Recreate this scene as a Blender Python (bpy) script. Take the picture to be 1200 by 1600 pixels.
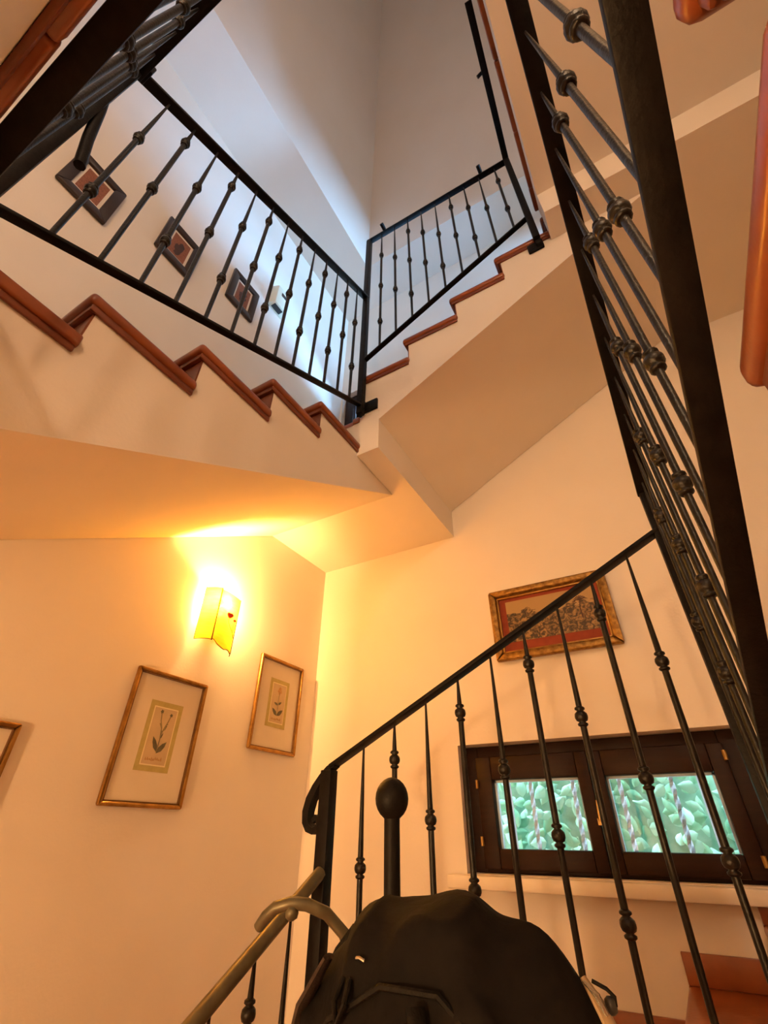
import bpy, bmesh, math, random
from mathutils import Vector, Matrix, noise

# ------------------------------------------------------------------ clearing
for o in list(bpy.data.objects):
    bpy.data.objects.remove(o)
SC = bpy.context.scene
COL = SC.collection
S, H = 0.77, 2.05          # metres per layout unit, eye height in units


def V(x, y, z):
    return Vector((x * S, y * S, (z + H) * S))


# ------------------------------------------------------------------ camera
cam_d = bpy.data.cameras.new('camera')
cam = bpy.data.objects.new('camera', cam_d)
COL.objects.link(cam)
right = Vector((0.8667889, 0.4986183, 0.0075308))
down = Vector((-0.2819247, 0.5024376, -0.8173585))
fwd = Vector((-0.4113337, 0.7063542, 0.5760802))
up, back = -down, -fwd
cam.matrix_world = Matrix(((right.x, up.x, back.x, 0), (right.y, up.y, back.y, 0),
                           (right.z, up.z, back.z, H * S), (0, 0, 0, 1)))
cam_d.sensor_fit = 'VERTICAL'
cam_d.sensor_height = 32.0
cam_d.lens = 713.54 / 1600 * 32.0
cam_d.clip_start = 0.02
SC.camera = cam

# ------------------------------------------------------------------ world and exposure
SC.view_settings.view_transform = 'Standard'
SC.view_settings.look = 'None'
SC.view_settings.gamma = 1.0
SC.view_settings.use_curve_mapping = False
SC.view_settings.exposure = 0.5
W = bpy.data.worlds.new('overcast_sky')
SC.world = W
W.use_nodes = True
bg = W.node_tree.nodes['Background']
bg.inputs[0].default_value = (0.62, 0.84, 1.0, 1)
bg.inputs[1].default_value = 4.0


def lamp(name, kind, loc, energy, color, **kw):
    d = bpy.data.lights.new(name, kind)
    d.energy = energy
    d.color = color
    for k, v in kw.items():
        setattr(d, k, v)
    o = bpy.data.objects.new(name, d)
    COL.objects.link(o)
    o.location = loc
    return o


# daylight coming in through the two far-wall windows (outside the panes, facing in)
WARM = (1.0, 0.52, 0.16)
WARM2 = (1.0, 0.58, 0.25)
d2 = lamp('daylight_landing_window', 'AREA', V(-1.7, 4.05, 3.15), 700, (0.27, 0.58, 1.0), shape='RECTANGLE', size=2.0, size_y=1.1)
d2.rotation_euler = (math.radians(-128), 0, 0)
d3 = lamp('daylight_upper_window', 'AREA', V(3.6, 2.50, 4.92), 300, (0.27, 0.58, 1.0), shape='RECTANGLE', size=0.35, size_y=1.3)
d3.rotation_euler = (0, math.radians(92), 0)
sun = lamp('hedge_fill_sun', 'SUN', V(0, 6, 12), 19, (0.85, 0.97, 1.0), angle=0.2)  # near-vertical sun lamp added only to brighten the hedge outside
sun.rotation_euler = (math.radians(6), 0, 0)
L_SCONCE, L_HALL, L_RIGHT, L_UPPER = 50.0, 82.0, 46.0, 13.0


# ------------------------------------------------------------------ materials
def new_mat(name):
    m = bpy.data.materials.new(name)
    m.use_nodes = True
    nt = m.node_tree
    b = nt.nodes['Principled BSDF']
    return m, nt, b


def tex_coord(nt, scale=(1, 1, 1), kind='Object'):
    tc = nt.nodes.new('ShaderNodeTexCoord')
    mp = nt.nodes.new('ShaderNodeMapping')
    mp.inputs['Scale'].default_value = scale
    nt.links.new(tc.outputs[kind], mp.inputs['Vector'])
    return mp.outputs['Vector']


def noise_mat(name, c1, c2, scale=8, rough=0.6, metal=0.0, bump=0.0, bscale=60, stretch=(1, 1, 1), spec=0.5, detail=4, kind='Object'):
    m, nt, b = new_mat(name)
    vec = tex_coord(nt, stretch, kind)
    n = nt.nodes.new('ShaderNodeTexNoise')
    n.inputs['Scale'].default_value = scale
    n.inputs['Detail'].default_value = detail
    nt.links.new(vec, n.inputs['Vector'])
    r = nt.nodes.new('ShaderNodeValToRGB')
    r.color_ramp.elements[0].position = 0.3
    r.color_ramp.elements[1].position = 0.7
    r.color_ramp.elements[0].color = (*c1, 1)
    r.color_ramp.elements[1].color = (*c2, 1)
    nt.links.new(n.outputs['Fac'], r.inputs['Fac'])
    nt.links.new(r.outputs['Color'], b.inputs['Base Color'])
    b.inputs['Roughness'].default_value = rough
    b.inputs['Metallic'].default_value = metal
    b.inputs['Specular IOR Level'].default_value = spec
    if bump:
        n2 = nt.nodes.new('ShaderNodeTexNoise')
        n2.inputs['Scale'].default_value = bscale
        n2.inputs['Detail'].default_value = 5
        nt.links.new(vec, n2.inputs['Vector'])
        bp = nt.nodes.new('ShaderNodeBump')
        bp.inputs['Strength'].default_value = bump
        bp.inputs['Distance'].default_value = 0.004
        nt.links.new(n2.outputs['Fac'], bp.inputs['Height'])
        nt.links.new(bp.outputs['Normal'], b.inputs['Normal'])
    return m


M = {}
M['plaster'] = noise_mat('white_plaster', (0.78, 0.71, 0.62), (0.81, 0.74, 0.655), 3, 0.85, bump=0.12, bscale=90, spec=0.2)
M['sill'] = noise_mat('cream_sill_stone', (0.80, 0.72, 0.60), (0.84, 0.77, 0.66), 20, 0.45)
M['wood'] = noise_mat('red_brown_tread_wood', (0.19, 0.045, 0.014), (0.31, 0.085, 0.024), 9, 0.30, bump=0.25, bscale=35, stretch=(1, 1, 1))
M['cove'] = noise_mat('dark_cove_wood', (0.13, 0.030, 0.010), (0.20, 0.05, 0.016), 9, 0.4)
M['iron'] = noise_mat('dark_wrought_iron', (0.004, 0.0033, 0.003), (0.009, 0.0075, 0.0065), 40, 0.5, metal=0.0, spec=0.14, bump=0.25, bscale=120)
M['bar'] = noise_mat('wrought_iron_bar', (0.006, 0.0048, 0.0036), (0.015, 0.012, 0.009), 40, 0.34, metal=0.0, spec=0.28, bump=0.35, bscale=140)
M['olive'] = noise_mat('olive_lit_iron', (0.10, 0.085, 0.05), (0.15, 0.13, 0.075), 30, 0.4, metal=0.4)  # lighter olive iron: lamp light on the low handrail put into the colour
M['winwood'] = noise_mat('dark_window_wood', (0.014, 0.0045, 0.0022), (0.024, 0.008, 0.004), 6, 0.5, spec=0.2, stretch=(1, 1, 8), bump=0.1)
M['brass'] = noise_mat('brass', (0.30, 0.18, 0.06), (0.42, 0.26, 0.09), 20, 0.42, metal=1.0)
M['gold'] = noise_mat('antique_gold', (0.24, 0.115, 0.024), (0.46, 0.25, 0.06), 25, 0.36, metal=0.75, bump=0.3, bscale=80)
M['golddark'] = noise_mat('worn_dark_gold', (0.12, 0.055, 0.018), (0.2, 0.1, 0.03), 30, 0.4, metal=0.5)
M['ornate'] = noise_mat('carved_gold', (0.15, 0.07, 0.014), (0.42, 0.23, 0.05), 45, 0.36, metal=0.7, bump=1.0, bscale=70)
M['mat'] = noise_mat('cream_mat_board', (0.70, 0.62, 0.50), (0.76, 0.68, 0.55), 5, 0.8)
M['olivemat'] = noise_mat('olive_ruled_border', (0.42, 0.36, 0.13), (0.50, 0.43, 0.17), 40, 0.8)
M['paper'] = noise_mat('aged_paper', (0.52, 0.40, 0.24), (0.62, 0.49, 0.31), 12, 0.8)
M['rule'] = noise_mat('pale_rule', (0.78, 0.70, 0.45), (0.82, 0.74, 0.5), 12, 0.8)
M['stem'] = noise_mat('printed_stem_ink', (0.20, 0.17, 0.09), (0.28, 0.23, 0.12), 30, 0.8)
M['leafink'] = noise_mat('printed_leaf_ink', (0.09, 0.09, 0.06), (0.15, 0.14, 0.09), 30, 0.8)
M['flowerink'] = noise_mat('printed_flower_ink', (0.45, 0.25, 0.10), (0.55, 0.33, 0.15), 50, 0.8)
M['redmat'] = noise_mat('red_mat_board', (0.20, 0.024, 0.005), (0.24, 0.034, 0.008), 30, 0.75)
M['darkframe'] = noise_mat('dark_frame_wood', (0.022, 0.012, 0.010), (0.040, 0.022, 0.017), 12, 0.4)
M['whitemat'] = noise_mat('white_mat_board', (0.78, 0.70, 0.60), (0.82, 0.74, 0.64), 8, 0.8)
M['rust'] = noise_mat('rust_red_print', (0.20, 0.065, 0.035), (0.32, 0.12, 0.065), 14, 0.7, kind='Generated')
M['figure'] = noise_mat('dark_print_ink', (0.045, 0.02, 0.018), (0.09, 0.04, 0.03), 20, 0.7)
M['fabric'] = noise_mat('black_woven_fabric', (0.0022, 0.0017, 0.0014), (0.005, 0.004, 0.0033), 60, 0.8, bump=1.0, bscale=22, spec=0.16)
M['webbing'] = noise_mat('black_webbing', (0.004, 0.0035, 0.003), (0.009, 0.0075, 0.006), 80, 0.6, spec=0.12, bump=0.4, bscale=200)
M['brownfab'] = noise_mat('dark_brown_fabric', (0.022, 0.011, 0.006), (0.04, 0.021, 0.012), 60, 0.85, bump=0.5, bscale=150)
M['steel'] = noise_mat('bright_steel', (0.6, 0.55, 0.45), (0.75, 0.7, 0.6), 20, 0.25, metal=1.0)
M['beige'] = noise_mat('beige_strap', (0.42, 0.30, 0.18), (0.5, 0.37, 0.23), 60, 0.7)
M['alarm'] = noise_mat('ivory_plastic', (0.70, 0.68, 0.52), (0.74, 0.72, 0.56), 8, 0.5)
M['slot'] = noise_mat('black_slot', (0.012, 0.012, 0.014), (0.02, 0.02, 0.022), 8, 0.5)
M['tile'] = noise_mat('terracotta_floor', (0.30, 0.10, 0.04), (0.40, 0.15, 0.065), 6, 0.5, bump=0.15)
M['grille'] = noise_mat('white_painted_bar', (0.70, 0.75, 0.85), (0.78, 0.83, 0.92), 30, 0.5)
M['leaf'] = noise_mat('hedge_leaf', (0.16, 0.46, 0.26), (0.34, 0.66, 0.40), 3, 0.5, kind='Object')
M['leafb'] = noise_mat('hedge_leaf_pale', (0.36, 0.66, 0.46), (0.52, 0.78, 0.58), 3, 0.5)
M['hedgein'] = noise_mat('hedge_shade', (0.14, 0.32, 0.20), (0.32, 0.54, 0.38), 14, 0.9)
M['ground'] = noise_mat('garden_gravel', (0.4, 0.38, 0.34), (0.5, 0.48, 0.44), 20, 0.9)
M['lead'] = noise_mat('lead_came', (0.03, 0.02, 0.015), (0.05, 0.035, 0.02), 20, 0.6)
M['poppy'] = noise_mat('red_glass', (0.55, 0.01, 0.005), (0.7, 0.03, 0.01), 20, 0.4)


def glass_mat():
    m = bpy.data.materials.new('window_glass')
    m.use_nodes = True
    nt = m.node_tree
    nt.nodes.clear()
    out = nt.nodes.new('ShaderNodeOutputMaterial')
    mix = nt.nodes.new('ShaderNodeMixShader')
    tr = nt.nodes.new('ShaderNodeBsdfTransparent')
    tr.inputs[0].default_value = (0.94, 0.98, 1.0, 1)
    gl = nt.nodes.new('ShaderNodeBsdfGlossy')
    gl.inputs['Roughness'].default_value = 0.02
    fr = nt.nodes.new('ShaderNodeFresnel')
    fr.inputs[0].default_value = 1.45
    nt.links.new(fr.outputs[0], mix.inputs[0])
    nt.links.new(tr.outputs[0], mix.inputs[1])
    nt.links.new(gl.outputs[0], mix.inputs[2])
    nt.links.new(mix.outputs[0], out.inputs[0])
    return m


M['glass'] = glass_mat()


def shade_mat():
    m, nt, b = new_mat('yellow_stained_glass')
    nt.nodes.remove(b)
    out = nt.nodes['Material Output']
    vec = tex_coord(nt, (6, 6, 60))
    n = nt.nodes.new('ShaderNodeTexNoise')
    n.inputs['Scale'].default_value = 3
    nt.links.new(vec, n.inputs['Vector'])
    r = nt.nodes.new('ShaderNodeValToRGB')
    r.color_ramp.elements[0].color = (1.0, 0.72, 0.10, 1)
    r.color_ramp.elements[1].color = (1.0, 0.88, 0.28, 1)
    nt.links.new(n.outputs['Fac'], r.inputs['Fac'])
    t = nt.nodes.new('ShaderNodeBsdfTranslucent')
    df = nt.nodes.new('ShaderNodeBsdfDiffuse')
    nt.links.new(r.outputs['Color'], t.inputs[0])
    nt.links.new(r.outputs['Color'], df.inputs[0])
    mx = nt.nodes.new('ShaderNodeMixShader')
    mx.inputs[0].default_value = 0.2
    nt.links.new(t.outputs[0], mx.inputs[1])
    nt.links.new(df.outputs[0], mx.inputs[2])
    tp = nt.nodes.new('ShaderNodeBsdfTransparent')
    nt.links.new(r.outputs['Color'], tp.inputs[0])
    m2 = nt.nodes.new('ShaderNodeMixShader')
    m2.inputs[0].default_value = 0.5
    nt.links.new(mx.outputs[0], m2.inputs[1])
    nt.links.new(tp.outputs[0], m2.inputs[2])
    nt.links.new(m2.outputs[0], out.inputs[0])
    return m


M['shade'] = shade_mat()


def emit_mat(name, col, st):
    m = bpy.data.materials.new(name)
    m.use_nodes = True
    b = m.node_tree.nodes['Principled BSDF']
    b.inputs['Base Color'].default_value = (0.9, 0.85, 0.75, 1)
    b.inputs['Emission Color'].default_value = (*col, 1)
    b.inputs['Emission Strength'].default_value = st
    return m


M['bulb'] = emit_mat('lit_bulb', (1.0, 0.72, 0.35), 40)
M['globe'] = emit_mat('lit_opal_glass', (1.0, 0.70, 0.38), 6)


def landscape_mat():
    """old engraved landscape: pale sky, dark hills and a busy foreground (generated coordinates)"""
    m, nt, b = new_mat('engraved_landscape')
    tc = nt.nodes.new('ShaderNodeTexCoord')
    sep = nt.nodes.new('ShaderNodeSeparateXYZ')
    nt.links.new(tc.outputs['Generated'], sep.inputs[0])
    n1 = nt.nodes.new('ShaderNodeTexNoise')
    n1.inputs['Scale'].default_value = 2.6
    n1.inputs['Detail'].default_value = 3
    nt.links.new(tc.outputs['Generated'], n1.inputs['Vector'])
    hill = nt.nodes.new('ShaderNodeMath'); hill.operation = 'MULTIPLY_ADD'
    hill.inputs[1].default_value = 0.7
    hill.inputs[2].default_value = 0.36
    nt.links.new(n1.outputs['Fac'], hill.inputs[0])
    lt = nt.nodes.new('ShaderNodeMath'); lt.operation = 'GREATER_THAN'
    nt.links.new(sep.outputs['Z'], lt.inputs[0])
    nt.links.new(hill.outputs[0], lt.inputs[1])
    mp = nt.nodes.new('ShaderNodeMapping')
    mp.inputs['Scale'].default_value = (16, 1, 9)
    nt.links.new(tc.outputs['Generated'], mp.inputs[0])
    n2 = nt.nodes.new('ShaderNodeTexNoise')
    n2.inputs['Scale'].default_value = 1.3
    n2.inputs['Detail'].default_value = 6
    n2.inputs['Distortion'].default_value = 1.2
    nt.links.new(mp.outputs[0], n2.inputs['Vector'])
    r = nt.nodes.new('ShaderNodeValToRGB')
    r.color_ramp.elements[0].position = 0.44
    r.color_ramp.elements[1].position = 0.66
    r.color_ramp.elements[0].color = (0.035, 0.022, 0.012, 1)
    r.color_ramp.elements[1].color = (0.33, 0.20, 0.07, 1)
    nt.links.new(n2.outputs['Fac'], r.inputs['Fac'])
    mx = nt.nodes.new('ShaderNodeMix'); mx.data_type = 'RGBA'
    nt.links.new(lt.outputs[0], mx.inputs[0])
    nt.links.new(r.outputs['Color'], mx.inputs[6])
    mx.inputs[7].default_value = (0.36, 0.23, 0.09, 1)
    nt.links.new(mx.outputs[2], b.inputs['Base Color'])
    b.inputs['Roughness'].default_value = 0.6
    return m


M['landscape'] = landscape_mat()

# ------------------------------------------------------------------ builders
ORG = {}


def origin(o):
    return ORG.get(o.name, Vector((0, 0, 0))) if o else Vector((0, 0, 0))


def tag(o, label=None, cat=None, group=None, kind=None):
    if label: o['label'] = label
    if cat: o['category'] = cat
    if group: o['group'] = group
    if kind: o['kind'] = kind
    return o


def thing(name, label, cat, loc, group=None, kind=None):
    o = bpy.data.objects.new(name, None)
    COL.objects.link(o)
    o.empty_display_size = 0.05
    o.location = loc
    ORG[o.name] = Vector(loc)
    return tag(o, label, cat, group, kind)


class MB:
    """collects geometry in world metres; T maps local layout triples to world"""

    def __init__(self, T=V):
        self.v, self.f, self.T = [], [], T

    def add(self, vs, fs, raw=False):
        n = len(self.v)
        self.v += [Vector(p) for p in vs] if raw else [self.T(*p) for p in vs]
        self.f += [tuple(i + n for i in f) for f in fs]
        return self

    def box(self, a0, a1, b0, b1, c0, c1):
        vs = [(a, b, c) for a in (a0, a1) for b in (b0, b1) for c in (c0, c1)]
        return self.add(vs, [(0, 1, 3, 2), (4, 6, 7, 5), (0, 4, 5, 1), (2, 3, 7, 6), (0, 2, 6, 4), (1, 5, 7, 3)])

    def prism(self, poly, b0, b1, order=(0, 1, 2)):
        """poly of (p,q) extruded along r from b0 to b1; order says where p, r, q land"""
        n = len(poly)
        vs = []
        for r in (b0, b1):
            for p, q in poly:
                t = [0, 0, 0]
                t[order[0]], t[order[1]], t[order[2]] = p, r, q
                vs.append(tuple(t))
        fs = [tuple(range(n)), tuple(range(2 * n - 1, n - 1, -1))]
        fs += [(i, (i + 1) % n, n + (i + 1) % n, n + i) for i in range(n)]
        return self.add(vs, fs)

    def tube(self, pts, rad, seg=8, raw=False, cap=True, flat=None):
        """round tube through points; rad number or list (metres); flat squashes one way"""
        P = [Vector(p) if raw else self.T(*p) for p in pts]
        n = len(P)
        R = rad if isinstance(rad, (list, tuple)) else [rad] * n
        n0 = len(self.v)
        prev = None
        for i in range(n):
            t = (P[min(i + 1, n - 1)] - P[max(i - 1, 0)]).normalized()
            if prev is None:
                a = Vector((0, 0, 1)) if abs(t.z) < 0.9 else Vector((1, 0, 0))
                u = t.cross(a).normalized()
            else:
                u = (prev - t * prev.dot(t)).normalized()
            w = t.cross(u)
            prev = u
            for k in range(seg):
                an = 2 * math.pi * (k + 0.5) / seg
                self.v.append(P[i] + (u * math.cos(an) + w * math.sin(an) * (flat or 1)) * R[i])
        for i in range(n - 1):
            for k in range(seg):
                a, b = n0 + i * seg + k, n0 + i * seg + (k + 1) % seg
                self.f.append((a, b, b + seg, a + seg))
        if cap:
            self.f.append(tuple(n0 + k for k in range(seg))[::-1])
            self.f.append(tuple(n0 + (n - 1) * seg + k for k in range(seg)))
        return self

    def bar(self, p, q, w, t, side=None):
        """rectangular bar from p to q: w across (metres, along side), t the other way"""
        P, Q = self.T(*p), self.T(*q)
        d = (Q - P).normalized()
        s = Vector(side) if side else d.cross(Vector((0, 0, 1)))
        s = (s - d * s.dot(d)).normalized()
        n = d.cross(s)
        vs = [X + s * (a * w / 2) + n * (b * t / 2) for X in (P, Q) for a, b in ((-1, -1), (1, -1), (1, 1), (-1, 1))]
        return self.add(vs, [(3, 2, 1, 0), (4, 5, 6, 7), (0, 1, 5, 4), (1, 2, 6, 5), (2, 3, 7, 6), (3, 0, 4, 7)], raw=True)

    def lathe(self, prof, base, seg=12):
        """profile of (radius, height) metres about the vertical through base (world)"""
        n0 = len(self.v)
        for r, z in prof:
            for k in range(seg):
                a = 2 * math.pi * k / seg
                self.v.append(Vector((base[0] + r * math.cos(a), base[1] + r * math.sin(a), base[2] + z)))
        for i in range(len(prof) - 1):
            for k in range(seg):
                a, b = n0 + i * seg + k, n0 + i * seg + (k + 1) % seg
                self.f.append((a, b, b + seg, a + seg))
        self.f.append(tuple(n0 + k for k in range(seg))[::-1])
        self.f.append(tuple(n0 + (len(prof) - 1) * seg + k for k in range(seg)))
        return self

    def build(self, name, mat, parent=None, bevel=0.0, smooth=False, kind=None, at=None, segs=2):
        o0 = Vector(at) if at is not None else origin(parent)
        bm = bmesh.new()
        vs = [bm.verts.new(p - o0) for p in self.v]
        for f in self.f:
            try:
                bm.faces.new([vs[i] for i in f])
            except ValueError:
                pass
        bmesh.ops.recalc_face_normals(bm, faces=bm.faces)
        if bevel:
            bmesh.ops.bevel(bm, geom=list(bm.edges), offset=bevel, segments=segs, affect='EDGES', profile=0.5, clamp_overlap=True)
        me = bpy.data.meshes.new(name)
        bm.to_mesh(me)
        bm.free()
        if smooth or bevel:
            me.polygons.foreach_set('use_smooth', [True] * len(me.polygons))
            if bevel or smooth == 'auto':
                try:
                    me.set_sharp_from_angle(angle=math.radians(40))
                except Exception:
                    pass
        me.materials.append(mat)
        o = bpy.data.objects.new(name, me)
        COL.objects.link(o)
        if parent:
            o.parent = parent
            o.location = o0 - origin(parent)
        else:
            o.location = o0
        ORG[o.name] = o0
        if kind: o['kind'] = kind
        return o


def copy_obj(o, parent, world):
    c = o.copy()
    COL.objects.link(c)
    c.parent = parent
    c.location = Vector(world) - origin(parent)
    ORG[c.name] = Vector(world)
    return c


# ------------------------------------------------------------------ the shell
xL, yF, xR, yN = -2.365, 3.0, 1.5, -2.2       # left, far, right and near wall faces
zF, zC, zT = -2.05, 6.0, 9.9                  # floor, ceiling over the stairs, top of the raised ceiling
TH = 0.25


def shell(name, m='plaster', **kw):
    def fin(mb):
        o = mb.build(name, M[m], None)
        o['kind'] = 'structure'
        return o
    return fin


shell('floor', 'tile')(MB().box(xL - TH, xR + TH, yN - TH, yF + TH, zF - 0.15, zF))
shell('wall_left')(MB().box(xL - TH, xL, yN - TH, yF + TH, zF, zT + 0.2))
W3 = (1.95, 2.92, 4.70, 5.52)      # opening of the upper floor window (y range, z range)
shell('wall_right')(MB().box(xR, xR + TH, yN - TH, W3[0], zF, zT + 0.2).box(xR, xR + TH, W3[1], yF + TH, zF, zT + 0.2)
                    .box(xR, xR + TH, W3[0], W3[1], zF, W3[2]).box(xR, xR + TH, W3[0], W3[1], W3[3], zT + 0.2))
shell('wall_near')(MB().box(xL, xR, yN - TH, yN, zF, zT + 0.2))
# far wall: a grid of blocks with the two window openings left out
W1 = (-1.195, 0.300, -0.175, 0.457)
W2 = (-2.340, -0.86, 3.72, 4.385)
mb = MB()
xs_ = [xL, W2[0], W1[0], W2[1], W1[1], xR]
zs_ = [zF, W1[2], W1[3], W2[2], W2[3], zT + 0.2]
gv = {}
for yy in (yF, yF + TH):
    for i, x in enumerate(xs_):
        for j, z in enumerate(zs_):
            gv[(i, j, yy)] = len(mb.v)
            mb.v.append(V(x, yy, z))


def solid(i, j):
    if not (0 <= i < 5 and 0 <= j < 5): return False
    cx, cz = (xs_[i] + xs_[i + 1]) / 2, (zs_[j] + zs_[j + 1]) / 2
    return not any(w[0] < cx < w[1] and w[2] < cz < w[3] for w in (W1, W2))


for i in range(5):
    for j in range(5):
        if not solid(i, j): continue
        a, b, c, d = [(i, j), (i + 1, j), (i + 1, j + 1), (i, j + 1)]
        for yy in (yF, yF + TH):
            mb.f.append(tuple(gv[(*k, yy)] for k in (a, b, c, d)))
        for (p, q, ni, nj) in ((a, b, i, j - 1), (b, c, i + 1, j), (c, d, i, j + 1), (d, a, i - 1, j)):
            if not solid(ni, nj):
                mb.f.append((gv[(*p, yF)], gv[(*q, yF)], gv[(*q, yF + TH)], gv[(*p, yF + TH)]))
shell('wall_far')(mb)
# flat ceiling strips over the left and far flights, then the hipped slopes rising to the raised ceiling
bx, by, hx, hy, zT = -1.727, 2.485, -0.511, 0.735, 9.68
shell('ceiling')(MB().box(xL, bx, yN, yF, zC, zC + 0.1).box(bx, xR, by, yF, zC, zC + 0.1))
mb = MB()
q = [(bx, by), (hx, hy), (hx, yN), (bx, yN)]
mb.add([(x, y, z + e) for e in (0, 0.1) for (x, y), z in zip(q, (zC, zT, zT, zC))], [(0, 1, 2, 3), (7, 6, 5, 4), (0, 4, 5, 1), (1, 5, 6, 2), (2, 6, 7, 3), (3, 7, 4, 0)])
shell('ceiling_slope_left')(mb)
mb = MB()
q = [(bx, by), (xR, by), (xR, hy), (hx, hy)]
mb.add([(x, y, z + e) for e in (0, 0.1) for (x, y), z in zip(q, (zC, zC, zT, zT))], [(0, 1, 2, 3), (7, 6, 5, 4), (0, 4, 5, 1), (1, 5, 6, 2), (2, 6, 7, 3), (3, 7, 4, 0)])
shell('ceiling_slope_far')(mb)
shell('ceiling_upper')(MB().box(hx, xR, yN, hy, zT, zT + 0.1))
shell('roof', 'tile')(MB().box(xL, xR, yN, yF, 10.0, 10.1))

# ------------------------------------------------------------------ stairs
TT, CV = 0.048, 0.026        # tread thickness, cove height


def tread_set(parent, T, r0, r1, s_in, z, over=0.022, cove=True):
    """one tread: slab with rounded edges from its nosing r0 back to r1, plus the cove under its overhang.
    local coordinates (r along the climb, s inwards from the outer face, z)"""
    t = MB(T).box(r0, r1, -over, s_in, z - TT, z).build('tread', M['wood'], parent, bevel=0.013, segs=3)
    if cove:
        c = MB(T)
        c.box(r0 + 0.016, r1 - 0.004, -over + 0.010, 0.0, z - TT - CV, z - TT + 0.003)
        c.box(r0 + 0.016, r0 + 0.036, 0.0, s_in, z - TT - CV, z - TT + 0.003)
        c.build('cove_moulding', M['cove'], t, bevel=0.004)
    return t


def flight(name, label, T, nos, tops, s_in, under, last_r, last_z, loc, r_end=None, wood_riser=True):
    """nos: nosing positions, tops: tread heights; under: polygon points closing the body below, from the top end back"""
    root = thing(name, label, 'stairs', loc)
    poly = []
    for i, (r, z) in enumerate(zip(nos, tops)):
        rr = r + 0.040
        poly.append((rr, poly[-1][1] if poly else under[-1][1]))
        poly.append((rr, z - TT))
    poly.append((last_r, poly[-1][1]))
    poly.append((last_r, last_z))
    poly += under[:-1] if under[-1][1] == poly[0][1] and abs(under[-1][0] - poly[0][0]) < 1e-6 else under
    body = MB(T)
    body.prism(poly, 0.0, s_in, (0, 1, 2))
    body.build('stringer', M['plaster'], root)
    for i, (r, z) in enumerate(zip(nos, tops)):
        nxt = nos[i + 1] + 0.044 if i + 1 < len(nos) else last_r
        tread_set(root, T, r, nxt, s_in, z)
        zb = tops[i - 1] if i else z - 0.21
        if wood_riser:
            MB(T).box(r + 0.034, r + 0.0405, 0.0, s_in, zb, z - TT).build('riser', M['cove'], root)
    return root


# left upper flight (climbs away along the left wall)
T3 = lambda r, s, z: V(-1.247 - s, r, z)
sw = 1.115
flight('stair_flight', 'white sided stair flight climbing the left wall below three small dark framed pictures',
       T3, [0.220, 0.608, 0.998, 1.368], [1.447, 1.660, 1.868, 2.068], sw,
       [(1.80, 1.968), (2.262, 1.968), (0.20, 0.810), (-0.172, 0.803), (-0.172, 1.19), (0.26, 1.19)], 1.800, 1.968, V(-1.8, 0.2, 0.81))
# far upper flight (climbs right along the far wall)
T4 = lambda r, s, z: V(r, 1.79 + s, z)
fl4 = flight('stair_flight', 'white sided stair flight climbing right along the far wall to the upper floor',
             T4, [-1.262, -0.893, -0.516, -0.157, 0.205, 0.565], [2.705, 2.918, 3.128, 3.340, 3.545, 3.715], 1.205,
             [(0.95, 3.23), (0.79, 3.23), (-1.088, 2.222), (-1.088, 2.31), (-1.222, 2.31)], 0.95, 3.30, V(-1.0, 2.4, 2.2))
# right flight (climbs back towards the viewer on the right)
T2 = lambda r, s, z: V(0.226 + s, -r, z)
n2 = [-0.562 + 0.331 * (j - 4) for j in range(1, 9)]
z2 = [0.500 + 0.190 * (j - 4) for j in range(1, 9)]
flight('stair_flight', 'stair flight with glossy wooden tread ends overhead at the right edge',
       T2, n2, z2, 1.27, [(0.95, 0.85), (0.80, 0.80), (-1.70, -0.55), (-1.79, -0.55), (-1.79, -0.32), (n2[0] + 0.04, -0.32)], 0.95, 1.02, V(0.9, 0.6, -0.3))
# lower far flight under the window
T1 = lambda r, s, z: V(r, 1.79 + s, z)
flight('stair_flight', 'lower stair flight with terracotta treads below the garden window',
       T1, [-0.925, -0.583, -0.243, 0.098], [-0.935, -0.722, -0.510, -0.298], 1.205,
       [(0.42, -2.049), (-0.885, -2.049)], 0.42, -0.6, V(-0.3, 2.4, -2.049))
# lowest flight down along the left wall
T0 = lambda r, s, z: V(-1.29 - s, r, z)
flight('stair_flight', 'lowest stair flight going down along the left wall below the flower prints',
       T0, [0.62, 1.01, 1.40], [-1.77, -1.56, -1.35], 1.07, [(1.795, -2.049), (0.66, -2.049)], 1.795, -1.6, V(-1.8, 1.0, -2.049))


def landing(name, label, loc, boxes, floor_box=None, boards=(), coves=()):
    root = thing(name, label, 'landing', loc)
    m = MB()
    for b in boxes: m.box(*b)
    m.build('slab', M['plaster'], root)
    if floor_box: MB().box(*floor_box).build('floor_covering', M['tile'], root)
    for b in boards: MB().box(*b).build('edge_board', M['wood'], root, bevel=0.007, segs=3)
    for b in coves: MB().box(*b).build('cove_moulding', M['cove'], root, bevel=0.004)
    return root


# far-left landing between the two upper flights
ld = landing('stair_landing', 'far left corner landing slab with flat white underside above the lit wall lamp', V(-1.8, 2.4, 1.971),
             [(xL, -1.089, 1.791, yF, 1.971, 2.262), (-1.288, -1.089, 1.791, yF, 2.262, 2.309)], (xL, -1.29, 1.83, yF, 2.264, 2.31))
MB().box(xL, -1.289, 1.795, 1.86, 2.263, 2.31).box(-1.289, -1.235, 1.775, 1.7905, 2.263, 2.31).build('nosing', M['wood'], ld, bevel=0.012, segs=3)
MB().prism([(-1.25, 1.87), (-1.25, 2.99), (-2.36, 2.99)], 2.311, 2.52, (0, 2, 1)).build('winder_tread', M['wood'], ld, bevel=0.01)
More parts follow.
